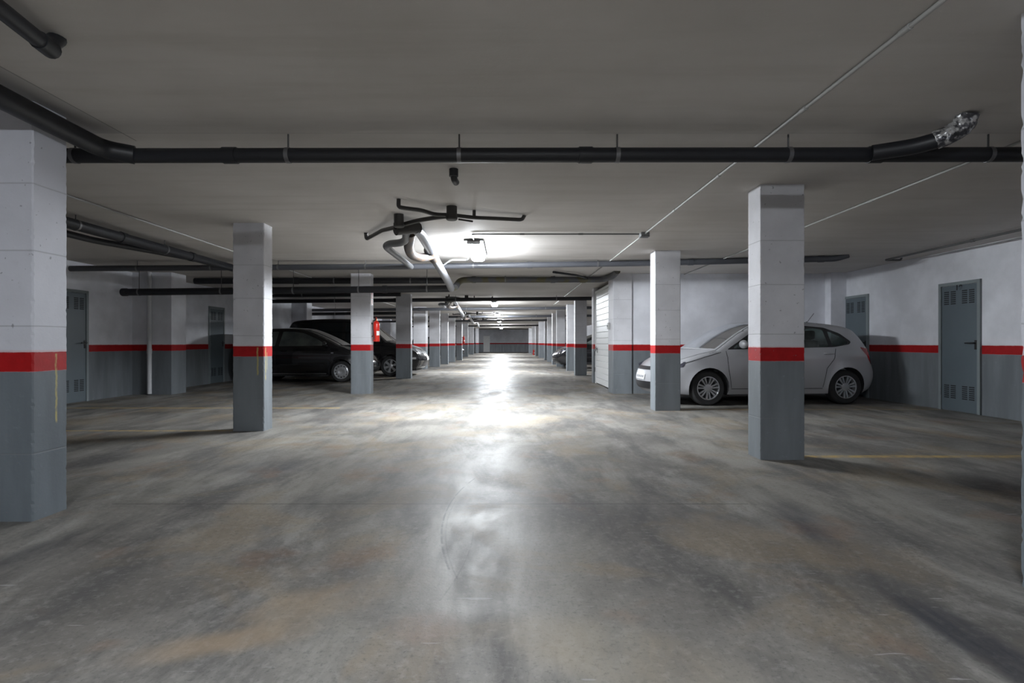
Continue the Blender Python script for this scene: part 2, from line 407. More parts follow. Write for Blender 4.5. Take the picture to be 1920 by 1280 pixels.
column(20.0, 2.30, 2.62, .25, 'second column beyond the white garage door')
column(23.6, 2.26, 2.64, .25, 'third column beyond the white garage door, behind the dark car nose')
column(26.0, 2.28, 2.50, .3, 'fourth column beyond the white garage door')
column(29.3, 2.30, 2.64, .3, 'fifth column beyond the white garage door')
column(32.3, 2.36, 2.72, .3, 'sixth column beyond the white garage door')
column(37.0, 2.30, 2.70, .3, 'seventh column beyond the white garage door')
column(42.0, 2.35, 2.62, .3, 'eighth column beyond the white garage door')
column(47.0, 2.32, 2.66, .3, 'ninth column beyond the white garage door')
column(53.0, 2.30, 2.62, .3, 'tenth column beyond the white garage door')

# ------------------------------------------------------------------ doors
def storeroom_door(idx, loc, rz, label, number):
    W, H = .72, 2.0
    root = empty('door_%d' % idx, label, 'door', loc, rz, kind='structure')
    bm = bmesh.new()
    box(bm, (-W / 2 - .015, -.03, 0), (-W / 2 + .035, .0, H)); box(bm, (W / 2 - .035, -.03, 0), (W / 2 + .015, .0, H)); box(bm, (-W / 2 + .035, -.03, H - .05), (W / 2 - .035, .0, H))
    finish(bm, 'door_frame', 'door_frame_gray', root)
    B('door_leaf', (-W / 2 + .04, -.018, .012), (W / 2 - .04, -.002, H - .055), 'door_gray', root, .002)
    for zc in (1.76, .30):
        for xc in (-.165, .165):
            bm = bmesh.new()
            for cx in (xc - .062, xc + .062):
                for k in range(7):
                    zz = zc + (k - 3) * .031
                    box(bm, (cx - .045, -.0215, zz - .009), (cx + .045, -.017, zz + .009))
            finish(bm, 'vent_grille', 'vent_dark', root)
    bm = bmesh.new(); box(bm, (W / 2 - .085, -.026, .96), (W / 2 - .045, -.018, 1.10), .003); rod(bm, (W / 2 - .065, -.02, 1.06), (W / 2 - .065, -.065, 1.06), .009)
    sweep(bm, fillet([(W / 2 - .065, -.06, 1.06), (W / 2 - .10, -.068, 1.06), (W / 2 - .20, -.066, 1.058)], .02), .010, 10)
    finish(bm, 'door_handle', 'black_plastic', root, True)
    for zz in (.3, 1.0, 1.7):
        bm = bmesh.new(); rod(bm, (-W / 2 + .036, -.034, zz - .05), (-W / 2 + .036, -.034, zz + .05), .008); finish(bm, 'hinge', 'door_frame_gray', root, True)
    if number:
        cu = bpy.data.curves.new('door_number', 'FONT'); cu.body = number; cu.size = .11; cu.extrude = .0015; cu.offset = .004; cu.align_x = 'CENTER'; cu.space_character = 1.2
        t = bpy.data.objects.new('tmp_text', cu); COL.objects.link(t)
        me = bpy.data.meshes.new_from_object(t.evaluated_get(bpy.context.evaluated_depsgraph_get())); bpy.data.objects.remove(t)
        me.materials.clear(); me.materials.append(M['ink'])
        o = bpy.data.objects.new('door_number', me); COL.objects.link(o); o.parent = root
        o.location = (.0, -.0205, 1.875); o.rotation_euler = (R(90), 0, 0)
    return root
storeroom_door(1, (XR - .001, 8.19, 0), R(-90), 'grey steel storeroom door with vents and a painted two-digit number', '19')
storeroom_door(2, (XR - .001, 10.61, 0), R(-90), 'grey vented steel storeroom door just behind the silver hatchback tail', None)
storeroom_door(3, (XL + .001, 9.35, 0), R(90), 'grey vented storeroom door half hidden by the big close column', None)
storeroom_door(4, (XL + .001, 14.06, 0), R(90), 'narrow-looking grey storeroom door behind the column with yellow drips', None)
# white sectional garage door of the box
root = empty('door_5', 'white sectional garage door facing the aisle beside a column', 'garage door', (2.38, 12.85, 0), R(-90), kind='structure')
bm = bmesh.new()
for k in range(16): box(bm, (-1.10, -.012, .02 + k * .145), (1.16, .03, .02 + k * .145 + .138), .004)
finish(bm, 'door_leaf', 'door_white', root)
bm = bmesh.new(); box(bm, (-1.18, -.03, 0), (-1.11, .06, HT - .1)); box(bm, (1.17, -.03, 0), (1.23, .06, HT - .1)); box(bm, (-1.11, -.03, 2.345), (1.17, .06, HT - .1)); finish(bm, 'door_frame', 'door_white', root)
bm = bmesh.new(); box(bm, (-.93, -.02, .80), (-.89, -.012, .94), .003); rod(bm, (-.91, -.015, .9), (-.91, -.055, .9), .009); rod(bm, (-.91, -.05, .84), (-.91, -.05, .96), .009); finish(bm, 'door_handle', 'black_plastic', root, True)
for zz in (.30, .72):
    B('roller_bracket', (-1.20, -.05, zz), (-1.12, -.03, zz + .12), 'rod_steel', root, .003)
root = empty('door_6', 'pale panelled door on the dim far end wall', 'door', (-2.13, Y1 - .001, 0), 0, kind='structure')
B('door_leaf', (-.30, -.03, .01), (.30, 0, 1.74), 'shutter_gray', root, .01)
bm = bmesh.new(); box(bm, (-.36, -.05, 0), (-.30, 0, 1.8)); box(bm, (.30, -.05, 0), (.36, 0, 1.8)); box(bm, (-.30, -.05, 1.74), (.30, 0, 1.8)); finish(bm, 'door_frame', 'door_white', root)

# switch box beside the garage door
root = empty('switch_box', 'small grey switch box on the column by the white garage door', 'switch', (2.235, 11.45, 1.42))
B('box_body', (-.05, -.05, -.07), (-.001, .05, .07), 'conduit_grey', root, .006); B('push_button', (-.06, -.015, -.02), (-.05, .015, .02), 'black_plastic', root, .003)

# ------------------------------------------------------------------ pipes
def pipe(name, label, cat, pts, r, mat='dark_pvc', fil=.15, couplings=(), hangers=(), ends=False, seg=18, parent=None, coup_mat=None, rod_top=HT):
    """one pipe run: root empty at its first point, then run, couplings and clamps with their rods"""
    pts = [Vector(p) for p in pts]; o = pts[0].copy()
    root = empty(name, label, cat, o)
    path = [p - o for p in fillet(pts, fil)]
    bm = bmesh.new(); sweep(bm, path, r, seg); finish(bm, 'pipe_run', mat, root, True)
    def on(i, t):
        a, b = pts[i] - o, pts[i + 1] - o; return a + (b - a) * t, (b - a).normalized()
    for i, t in couplings:
        p, d = on(i, t); bm = bmesh.new(); sweep(bm, [p - d * .055, p - d * .045, p - d * .045, p + d * .045, p + d * .045, p + d * .055], [r * 1.03, r * 1.03, r * 1.13, r * 1.13, r * 1.03, r * 1.03], seg); finish(bm, 'coupling', coup_mat or mat, root, True)
    for i, t in hangers:
        p, d = on(i, t); bm = bmesh.new(); sweep(bm, [p - d * .014, p + d * .014], r * 1.07, seg); c = finish(bm, 'clamp', 'galvanised', root, True)
        top = rod_top - o.z
        if top - p.z - r > .005:
            bm = bmesh.new(); rod(bm, (p.x, p.y, p.z + r * .9), (p.x, p.y, top), .006, 8); finish(bm, 'hanger_rod', 'rod_steel', c, True)
    return root
def hx(x0, x1, xs): return [(0, (x - x0) / (x1 - x0)) for x in xs]
# front cross pipe
za, zb = HC + (VY - 292) * .00368, HC + (VY - 289.5) * .00368
xa, xb = -3.55, 4.1
pipe('drain_pipe', 'long dark drain pipe across the ceiling, first in front, with steel hanger clamps', 'pipe', [(xa, 3.68, za), (xb, 3.68, zb)], .05,
     couplings=hx(xa, xb, (-1.9, .55, 2.55)), hangers=hx(xa, xb, (-2.97, -1.50, -.32, .77, 1.95, 3.33)))
# pipe from overhead joining its end
pipe('drain_pipe', 'thick dark pipe running over the big close column into the front cross pipe', 'pipe',
     [(-2.74, 1.6, 2.425), (-2.74, 3.28, 2.385), (-2.72, 3.60, 2.370), (-2.56, 3.68, 2.357)], .062, fil=.2, couplings=((0, .2),))
pipe('drain_pipe', 'short curved dark pipe elbowing into the ceiling above the big close column', 'pipe',
     [(-2.02, 1.5, 2.41), (-2.04, 2.1, 2.415), (-2.10, 2.44, 2.42), (-2.115, 2.52, 2.5)], .036, fil=.10, couplings=((1, .97),), seg=14)
# taped branch at the right
r_ = pipe('branch_pipe', 'dark branch pipe with a crumpled foil-taped end rising into the ceiling', 'pipe',
     [(2.50, 3.64, 2.357), (2.72, 3.54, 2.365), (2.86, 3.44, 2.39), (2.90, 3.37, 2.43), (2.905, 3.35, 2.5)], .052, fil=.12)
pp = [Vector(p) - Vector((2.50, 3.64, 2.357)) for p in ((2.80, 3.475, 2.383), (2.865, 3.42, 2.405), (2.898, 3.37, 2.44), (2.905, 3.352, 2.499))]
bm = bmesh.new(); sweep(bm, fillet(pp, .08), .061, 18)
for v_ in bm.verts: v_.co += Vector((random.uniform(-1, 1), random.uniform(-1, 1), random.uniform(-.3, .1))) * .006
finish(bm, 'foil_wrap', 'foil_tape', r_, True)
# small outlet stub hanging under the ceiling
root = empty('drain_outlet', 'small dark drain stub hanging below the front cross pipe', 'drain', (-.43, 4.42, HT))
bm = bmesh.new(); rod(bm, (0, 0, 0), (0, 0, -.06), .038, 16); finish(bm, 'socket', 'dark_pvc', root, True)
bm = bmesh.new(); sweep(bm, fillet([Vector((0, 0, -.03)), Vector((0, .02, -.075)), Vector((.01, .1, -.08))], .03), .028, 14); finish(bm, 'elbow', 'black_plastic', root, True)
# left longitudinal pipe pair
pipe('drain_pipe', 'dark pipe sloping along the ceiling over the dark bays toward the column with yellow drips', 'pipe',
     [(-4.88, 4.6, 2.40), (-4.72, 9.25, 2.352)], .062, couplings=((0, .45), (0, .75)), hangers=((0, .3), (0, .62)))
pipe('drain_pipe', 'second thinner dark pipe running just under the sloping pipe over the dark bays', 'pipe',
     [(-5.02, 4.6, 2.31), (-5.1, 6.6, 2.33), (-4.80, 8.3, 2.36)], .040, hangers=((0, .6),))
# second cross pipe
p0, p1, p2, p3 = (XL, 9.35, 2.360), (-1.75, 9.35, 2.395), (2.2, 9.30, 2.442), (5.45, 8.80, 2.447)
pipe('drain_pipe', 'long cross pipe, second from the front, passing just behind the lit ceiling lamp', 'pipe',
     [p0, p1, p2, p3, (5.62, 8.75, 2.5)], .05, 'grey_pvc', fil=.12, couplings=((0, .5), (1, .55), (2, .3), (2, .93)), hangers=((0, .2), (0, .42), (0, .62), (0, .88), (1, .3), (1, .85), (2, .2), (2, .65)), coup_mat='grey_pvc')
# low collector on long rods
pipe('collector_pipe', 'low dark collector pipe hung on long rods, its capped end over the dark bays', 'pipe',
     [(-7.48, 10.42, 2.047), (-1.10, 10.5, 2.125)], .068, 'dark_pvc', couplings=((0, .006), (0, .45), (0, .8)), hangers=((0, .05), (0, .30), (0, .52), (0, .72), (0, .93)))
pipe('collector_pipe', 'dark cross pipe close under the ceiling above and behind the low collector', 'pipe',
     [(-6.83, 11.72, 2.415), (-1.25, 11.72, 2.423)], .066, 'dark_pvc', couplings=((0, .4),), hangers=((0, .2), (0, .55), (0, .85)))
pipe('collector_pipe', 'stained grey pipe with a wet joint running toward the white garage door', 'pipe',
     [(-1.02, 10.75, 2.17), (-.95, 11.1, 2.36), (-.75, 11.45, 2.413), (.6, 11.5, 2.418), (2.1, 11.5, 2.422), (2.22, 11.0, 2.44), (2.24, 10.7, 2.5)], .064, 'stained_pvc', fil=.16, couplings=((2, .05), (3, .28), (3, .72)), hangers=((2, .55), (3, .3)))
pipe('branch_pipe', 'thin dark branch feeding the stained pipe by the white garage door', 'pipe',
     [(.98, 10.6, 2.46), (1.45, 10.9, 2.44), (1.75, 11.44, 2.44)], .022, 'dark_pvc', fil=.1, couplings=((0, .02),), seg=12)
# far cross pipes
for k, (Y, z) in enumerate(((16.2, 2.37), (20.6, 2.37), (26.9, 2.37), (31.6, 2.36), (41.2, 2.36))):
    pipe('drain_pipe', ['dark cross pipe first beyond the white garage door', 'cross pipe second beyond the white garage door', 'cross pipe third beyond the white garage door',
         'cross pipe fourth beyond the white garage door', 'cross pipe fifth beyond the white garage door, against the far wall'][k], 'pipe',
         [(XL, Y, z - .06), (4.6, Y, z + .05)], .058, 'dark_pvc' if k in (0, 4) else 'grey_pvc', hangers=((0, .2), (0, .5), (0, .75)), couplings=((0, .35),))
pipe('drain_pipe', 'dark pipe with white clamps crossing above the black van roof', 'pipe', [(XL, 19.8, 2.12), (-3.9, 19.8, 2.16)], .06, hangers=((0, .35), (0, .7)))
pipe('drain_pipe', 'dark pipe crossing behind the fire extinguisher column toward the black van', 'pipe', [(-7.2, 15.0, 2.40), (-2.95, 15.0, 2.42)], .06, hangers=((0, .35), (0, .7)))
# white down pipe on the pier
pipe('down_pipe', 'white vertical down pipe on the wide wall pier', 'pipe', [(-7.25, 10.855, .02), (-7.25, 10.855, 2.5)], .042, 'white_pvc', couplings=((0, .35), (0, .93)))

# conduits
def conduit(label, pts, r, mat='conduit_grey', clips=(), seg=10):
    pts = [Vector(p) for p in pts]; o = pts[0].copy(); root = empty('conduit', label, 'conduit', o)
    bm = bmesh.new(); sweep(bm, [p - o for p in fillet(pts, .05)], r, seg); finish(bm, 'conduit_tube', mat, root, True)
    for i, t in clips:
        a, b = pts[i] - o, pts[i + 1] - o; p = a + (b - a) * t; d = (b - a).normalized()
        bm = bmesh.new(); sweep(bm, [p - d * .03, p + d * .03], r * 1.35, seg); finish(bm, 'sleeve', mat, root, True)
    return root
zc = HT - .0165
conduit('thin grey conduit along the ceiling from overhead to the square junction box', [(1.816, 1.0, zc), (1.816, 6.92, zc)], .0115, clips=((0, .24), (0, .38), (0, .6), (0, .8)))
conduit('thin pale conduit from the square junction box on toward the garage door', [(1.816, 7.04, zc), (1.816, 20.0, zc)], .0115, clips=((0, .1),))
conduit('thin conduit crossing from the junction box to the ceiling lamp', [(1.75, 6.98, zc), (-.44, 6.98, zc), (-.44, 7.40, zc)], .009, 'conduit_dark', clips=((0, .35), (0, .7)))
conduit('thin pale conduit over the silver hatchback side bay', [(3.62, 1.5, zc), (3.72, 11.1, zc)], .010, clips=((0, .4),))
conduit('thin pale conduit over the dark bays beside the sloping pipe', [(-4.22, 3.0, zc), (-4.30, 22.0, zc)], .010, clips=((0, .2),))
conduit('dark hooked conduit high along the storeroom door wall', [(6.40, 5.6, HC + 1.405), (6.47, 9.1, HC + 1.405), (6.70, 9.05, HC + 1.40), (6.72, 9.05, HT)], .016, 'conduit_dark', clips=((0, .5),))
conduit('bright thin tube from the drain trap to the ceiling lamp', [at(822, 503, 9.2), at(846, 487, 8.9), at(876, 487, 8.85), at(879, 479, 8.60), at(884, 476, 8.45)], .014, 'white_pvc')
root = empty('junction_box', 'square electrical junction box on the ceiling above the silver hatchback nose', 'junction box', (1.816, 6.98, HT))
B('box_body', (-.055, -.055, -.05), (.055, .055, 0), 'lamp_housing', root, .004); B('box_lid', (-.058, -.058, -.058), (.058, .058, -.05), 'conduit_dark', root, .002)

# drain trap assembly
ORG = Vector((-1.0, 6.0, HT))
def P(x, y, Y): return at(x, y, Y) - ORG
asm = empty('drain_trap', 'tangle of drain traps and pipes hanging by the lit ceiling lamp', 'drain', ORG)
def part_tube(name, pts, r, mat, fil=.06, seg=14):
    bm = bmesh.new(); sweep(bm, fillet(pts, fil), r, seg); return finish(bm, name, mat, asm, True)
def trap_box(x, y, Y):
    c = at(x, y, Y) - ORG; bm = bmesh.new(); lathe(bm, [(.0, 0), (.056, 0), (.056, -.10), (.061, -.10), (.061, -.135), (.05, -.145), (0, -.145)], seg=20, org=Vector((c.x, c.y, 0))); return finish(bm, 'trap_pot', 'trap_pvc', asm, True)
trap_box(748, 402, 5.98); trap_box(847, 388, 5.63)
part_tube('feeder_pipe', [Vector((-.07, -.66, 0)), P(747, 388, 5.33), P(758, 390, 5.38), P(790, 394, 5.50), P(815, 402, 5.62), P(840, 403, 5.66)], .021, 'trap_pvc', .05)
part_tube('feeder_pipe', [P(857, 404, 5.70), P(890, 408, 5.80), P(940, 410, 5.92), P(979, 412, 5.98), Vector((P(983, 404, 6.03).x, .05, 0))], .021, 'trap_pvc', .05)
part_tube('feeder_pipe', [Vector((P(686, 436, 6.97).x, .97, 0)), P(687, 448, 7.08), P(700, 441, 6.85), P(716, 432, 6.55), P(742, 426, 6.08)], .024, 'trap_pvc', .05)
part_tube('feeder_pipe', [P(754, 421, 6.02), P(785, 413, 5.92), P(815, 408, 5.80), P(842, 405, 5.70)], .024, 'trap_pvc', .06)
part_tube('outlet_stub', [P(860, 411, 5.75), P(886, 415, 5.85)], .010, 'trap_pvc')
bm = bmesh.new(); c = P(889, 404, 5.8); rod(bm, (c.x, c.y, 0), (c.x, c.y, c.z - .02), .018); finish(bm, 'outlet_stub', 'trap_pvc', asm, True)
bm = bmesh.new(); sweep(bm, [P(742, 431, 6.1), P(786, 427, 6.3)], .062, 18); finish(bm, 'siphon_body', 'trap_pvc', asm, True)
part_tube('main_pipe', [P(778, 428, 6.25), P(788, 436, 6.55), P(806, 466, 7.5), P(811, 480, 7.9)], .062, 'grey_pvc', .08, 18)
part_tube('main_pipe', [P(808, 474, 7.8), P(822, 497, 8.6), P(843, 533, 10.2), P(846, 541, 10.5)], .068, 'pale_pvc', .08, 18)
bm = bmesh.new(); sweep(bm, [P(805, 469, 7.6), P(814, 484, 8.1)], .080, 18); finish(bm, 'joint', 'brown_pvc', asm, True)
part_tube('trap_bend', [P(770, 436, 6.4), P(765, 462, 6.8), P(771, 478, 7.2), P(790, 484, 7.5), P(810, 478, 7.8)], .062, 'brown_pvc', .16, 18)
part_tube('side_pipe', [P(762, 432, 6.3), P(761, 450, 6.5), P(752, 455, 6.6), P(730, 457, 6.8), P(723, 461, 6.95), P(730, 468, 7.2), P(771, 500, 9.25)], .046, 'mid_pvc', .09, 16)
dup(asm, (-1.62, 16.6, HT), label='first small distant cluster of drain traps past the lit ceiling lamp')
dup(asm, (-1.75, 25.2, HT), label='second small distant cluster of drain traps past the lit ceiling lamp')
dup(asm, (-1.72, 31.0, HT), label='third small distant cluster of drain traps past the lit ceiling lamp')

# ------------------------------------------------------------------ ceiling lamps
def lamp(y, label):
    root = empty('ceiling_lamp', label, 'ceiling lamp', (-.445, y, HT), group='fluorescent lamps along the aisle')
    bm = bmesh.new(); L = .64
    box(bm, (-.135, -L - .03, -.03), (.135, L + .03, 0), .005)
    finish(bm, 'housing', 'lamp_tray', root)
    for a_, b_ in ((-L - .03, -L), (L, L + .03)): B('end_cap', (-.095, a_, -.075), (.095, b_, -.03), 'lamp_housing', root, .008)
    bm = bmesh.new(); pr = [(-.085, -.03), (-.108, -.06), (-.098, -.095), (-.07, -.112), (.07, -.112), (.098, -.095), (.108, -.06), (.085, -.03)]
    a = [bm.verts.new((x, -L, z)) for x, z in pr]; b = [bm.verts.new((x, L, z)) for x, z in pr]
    for k in range(7): bm.faces.new((a[k], b[k], b[k + 1], a[k + 1]))
    bm.faces.new(a); bm.faces.new(b[::-1])
    finish(bm, 'diffuser', 'diffuser_glow', root)
    for yy in (-.4, 0, .4):
        for s in (-1, 1): B('clip', (s * .112 - .004, yy - .012, -.065), (s * .112 + .004, yy + .012, -.028), 'galvanised', root)
    return root
lp = lamp(8.05, 'glowing ceiling lamp beside the tangle of drain traps')
LP = (('first distant glowing ceiling lamp past the drain trap tangle', 19.0), ('second distant glowing ceiling lamp past the drain trap tangle', 26.3), ('third distant glowing ceiling lamp past the drain trap tangle', 33.8),
      ('fourth distant glowing ceiling lamp past the drain trap tangle', 42.5), ('added unseen ceiling lamp brightening the far end of the aisle', 50.0))  # last lamp is an unseen addition that brightens the aisle's far end
def relit(o, m):
    d = [c for c in o.children if c.name.startswith('diffuser')][0]; d.material_slots[0].link = 'OBJECT'; d.material_slots[0].material = M[m]
for lab, y in LP: relit(dup(lp, (-.40, y, HT), label=lab), 'diffuser_glow_bright')
relit(dup(lp, (-.445, -1.3, HT), label='ceiling lamp over the near end of the aisle'), 'diffuser_glow_dim')

# ------------------------------------------------------------------ fire extinguishers and sign
def extinguisher(loc, rz, label):
    root = empty('fire_extinguisher', label, 'fire extinguisher', loc, rz, group='red fire extinguishers')
    bm = bmesh.new(); lathe(bm, [(0, 0), (.066, 0), (.072, .008), (.072, .36), (.066, .395), (.045, .42), (.022, .432), (.022, .445), (0, .445)], seg=28); finish(bm, 'cylinder_body', 'extinguisher_red', root, True)
    bm = bmesh.new(); box(bm, (-.022, -.022, .442), (.022, .022, .478), .004); finish(bm, 'valve', 'brass', root)
    bm = bmesh.new(); sweep(bm, [Vector((0, .0, .475)), Vector((.02, -.03, .487)), Vector((.03, -.13, .495))], .010, 8); sweep(bm, [Vector((0, .0, .468)), Vector((.02, -.05, .465)), Vector((.03, -.11, .455))], .008, 8); finish(bm, 'squeeze_lever', 'extinguisher_red', root, True)
    bm = bmesh.new(); sweep(bm, fillet([Vector((-.01, -.02, .46)), Vector((-.04, -.09, .44)), Vector((-.05, -.095, .30)), Vector((-.03, -.082, .12)), Vector((-.02, -.082, .05))], .06), .011, 10); finish(bm, 'hose', 'black_plastic', root, True)
    bm = bmesh.new()
    rings = []
    for z in (.13, .22):
        rings.append([bm.verts.new((.0735 * math.cos(a), .0735 * math.sin(a), z)) for a in [R(-70 + i * 6) for i in range(11)]])
    for k in range(10): bm.faces.new((rings[0][k], rings[0][k + 1], rings[1][k + 1], rings[1][k]))
    finish(bm, 'paper_label', 'sign_white', root)
    bm = bmesh.new(); box(bm, (-.09, -.03, .36), (-.07, .03, .40)); box(bm, (-.09, -.02, .10), (-.068, .02, .12)); finish(bm, 'wall_bracket', 'black_plastic', root)
    return root
ex = extinguisher((-2.72, 11.21, 1.085), 0, 'bright red fire extinguisher on the column in front of the black van')
dup(ex, (-2.96 + .41, 32.35, 1.0), label='tiny distant red fire extinguisher on a bright column far down the aisle')
dup(ex, (2.42, 46.0, .0), label='red extinguisher standing on the floor far down the aisle')
root = empty('wall_sign', 'white and red extinguisher sign above the red fire extinguisher', 'sign', (-2.81, 11.21, 1.98))
B('sign_plate', (.0005, -.10, -.14), (.004, .10, .14), 'sign_white', root)
bm = bmesh.new(); box(bm, (.004, -.075, -.125), (.0055, .075, -.02)); box(bm, (.004, -.075, .0), (.0055, .075, .125)); finish(bm, 'red_panel', 'sign_red', root)
bm = bmesh.new(); box(bm, (.0055, -.025, .015), (.0065, .015, .085)); box(bm, (.0055, -.012, .085), (.0065, .004, .098)); box(bm, (.0055, .0, .098), (.0065, .04, .106)); finish(bm, 'pictogram', 'sign_white', root)

# ------------------------------------------------------------------ cars
def catmull(keys, sub=8):
    out = []
    n_ = len(keys)
    for i in range(n_ - 1):
        p0, p1, p2, p3 = keys[max(i - 1, 0)], keys[i], keys[i + 1], keys[min(i + 2, n_ - 1)]
        for k in range(sub):
            t = k / sub
            out.append(tuple(.5 * (2 * b + (c - a) * t + (2 * a - 5 * b + 4 * c - d) * t * t + (3 * b - a - 3 * c + d) * t ** 3) for a, b, c, d in zip(p0, p1, p2, p3)))
    out.append(tuple(keys[-1])); return out
def inside(p, poly):
    x, y = p; r = False; j = len(poly) - 1
    for i in range(len(poly)):
        xi, yi = poly[i]; xj, yj = poly[j]
        if (yi > y) != (yj > y) and x < (xj - xi) * (y - yi) / (yj - yi) + xi: r = not r
        j = i
    return r
def seg_d(p, a, b):
    ax, ay = a; bx, by = b; dx, dy = bx - ax, by - ay; l = dx * dx + dy * dy
    t = 0 if l == 0 else max(0, min(1, ((p[0] - ax) * dx + (p[1] - ay) * dy) / l))
    return math.hypot(p[0] - ax - t * dx, p[1] - ay - t * dy)
SUB = 8
def round_poly(poly, r=.03):
    out = []; n_ = len(poly)
    for i in range(n_):
        a, p, b = (Vector(poly[i - 1]), Vector(poly[i]), Vector(poly[(i + 1) % n_]))
        l1, l2 = min(r, (a - p).length * .4), min(r, (b - p).length * .4)
        q0, q1 = p + (a - p).normalized() * l1, p + (b - p).normalized() * l2
        for t in (0, .25, .5, .75, 1): w = q0 * (1 - t) ** 2 + p * 2 * t * (1 - t) + q1 * t * t; out.append((w.x, w.y))
    return out

def make_car(name, label, cat, K):
    keys, L, W = K['keys'], K['L'], K['W'] / 2
    S = catmull(keys, SUB); S2 = [(s[0], s[1]) for s in S]
    belt, rr, ra = K['belt'], K['wr'], K['ar']
    zb = S[0][1]; zc_ = rr
    a0 = math.asin(max(-1, min(1, (zc_ - zb) / ra)))
    loop = list(S2)
    for wx in (K['w2'], K['w1']):
        for k in range(19):
            an = -a0 + (math.pi + 2 * a0) * k / 18
            loop.append((wx + ra * math.cos(an), zc_ + ra * math.sin(an)))
    def yf(x, z):
        d = min(seg_d((x, z), S2[i], S2[i + 1]) for i in range(len(S2) - 1))
        zz = min(z, belt)
        y = W - .07 * ((zz - .58) / .42) ** 2 * (1 if zz > .58 else .8)
        y += .012 * math.exp(-((z - K['crease'] - .03 * x / L) / .035) ** 2)
        if z > belt: y -= K['tumble'] * (z - belt) + .10 * (z - belt) ** 2
        if x < .75: y -= K['noset'] * (1 - x / .75) ** 2
        if x > L - .7: y -= K['tailt'] * (1 - (L - x) / .7) ** 2
        r = .085 if z < belt - .05 else .05
        if d < r: y -= r * (1 - math.sqrt(max(0, 1 - (1 - d / r) ** 2)))
        for wx in (K['w1'], K['w2']):     # flared arch lips
            dd = math.hypot(x - wx, z - zc_) - ra
            if -.01 < dd < .09 and z > zb + .02: y += .014 * (1 - dd / .09) ** 2
        return y
    root = empty(name, label, cat)
    cache = {}
    def yv(x, z):
        k = (round(x, 4), round(z, 4))
        if k not in cache: cache[k] = yf(x, z)
        return cache[k]
    def cdt(polys, step, edge=None, extra=()):
        vs, es, fs = [], [], []
        polys = [pl if sum(pl[q - 1][0] * pl[q][1] - pl[q][0] * pl[q - 1][1] for q in range(len(pl))) > 0 else pl[::-1] for pl in polys]
        for pl in polys:
            b0 = len(vs); vs += [Vector(p) for p in pl]; idx = list(range(b0, b0 + len(pl)))
            fs.append(idx)
        x0, x1 = min(p[0] for p in polys[0]), max(p[0] for p in polys[0]); z0_, z1_ = min(p[1] for p in polys[0]), max(p[1] for p in polys[0])
        i = 0; z = z0_ + step / 2
        while z < z1_:
            x = x0 + (step / 2 if i % 2 else step / 4)
            while x < x1:
                if inside((x, z), polys[0]):
                    if all(seg_d((x, z), pl[q], pl[q - 1]) > step * .3 for pl in polys for q in range(len(pl))): vs.append(Vector((x, z)))
                x += step
            z += step * .866; i += 1
        for p in extra:
            if inside(p, polys[0]): vs.append(Vector(p))
        v, e, f, ov, oe, of = delaunay_2d_cdt(vs, es, fs, 1, 1e-5)
        return v, f, of
    extra = []
    for i in range(1, len(S2) - 1):
        tx, tz = S2[i + 1][0] - S2[i - 1][0], S2[i + 1][1] - S2[i - 1][1]; l = math.hypot(tx, tz) or 1
        for dd in (.008, .022, .045): extra.append((S2[i][0] + tz / l * dd, S2[i][1] - tx / l * dd))
    wins = [round_poly(w, .035) for w in K['windows']]; sur = [round_poly(w, .04) for w in K.get('surround', [])]
    v, f, of = cdt([loop] + sur + wins, .07, extra=extra)
    ns = len(sur)
    body = bmesh.new(); gl = [bmesh.new() for _ in range(len(wins) * 2)]
    for sgn in (-1, 1):
        bv = {}; gv = [dict() for _ in wins]
        for tri, src in zip(f, of):
            w = [s - 1 - ns for s in src if s > ns]; dark = any(1 <= s <= ns for s in src)
            tri = tri if sgn < 0 else tri[::-1]
            if w:
                g = gl[w[0] * 2 + (0 if sgn < 0 else 1)]; d = gv[w[0]]
                vs = []
                for t in tri:
                    if t not in d: d[t] = g.verts.new((v[t].x, sgn * yv(v[t].x, v[t].y), v[t].y))
                    vs.append(d[t])
                g.faces.new(vs)
            else:
                vs = []
                for t in tri:
                    if t not in bv: bv[t] = body.verts.new((v[t].x, sgn * yv(v[t].x, v[t].y), v[t].y))
                    vs.append(bv[t])
                fc = body.faces.new(vs); fc.material_index = 1 if dark else 0
    # ribbon over nose, bonnet, screens, roof and tail
    TS = (-1, -.97, -.93, -.86, -.75, -.6, -.4, -.2, 0, .2, .4, .6, .75, .86, .93, .97, 1)
    def RP(u, t, off=0):
        i = min(int(u), len(S) - 2); q = u - i
        x, z, bx, bz = (S[i][k] * (1 - q) + S[i + 1][k] * q for k in range(4))
        ye = yv(S2[i][0], S2[i][1]) * (1 - q) + yv(S2[i + 1][0], S2[i + 1][1]) * q
        tx, tz = S[i + 1][0] - S[i][0], S[i + 1][1] - S[i][1]; l = math.hypot(tx, tz) or 1
        k = 1 - abs(t) ** 2.2
        return Vector((x + bx * k - tz / l * off, t * ye, z + bz * k + tx / l * off))
    ic, ir, irr, irb = [k * SUB for k in K['glass_idx']]
    scr, rear = bmesh.new(), bmesh.new()
    grid = [[RP(i, t) for t in TS] for i in range(len(S))]
    maps = {id(b_): {} for b_ in (body, scr, rear)}
    def gvx(bm_, i, j):
        d = maps[id(bm_)]
        if (i, j) not in d: d[(i, j)] = bm_.verts.new(grid[i][j])
        return d[(i, j)]
    for i in range(len(S) - 1):
        for j in range(len(TS) - 1):
            mid = 2 <= j < len(TS) - 3
            tgt = scr if (ic <= i < ir and mid) else rear if (irr <= i < irb and mid) else body
            fc = tgt.faces.new((gvx(tgt, i, j), gvx(tgt, i, j + 1), gvx(tgt, i + 1, j + 1), gvx(tgt, i + 1, j)))
            fc.material_index = 0
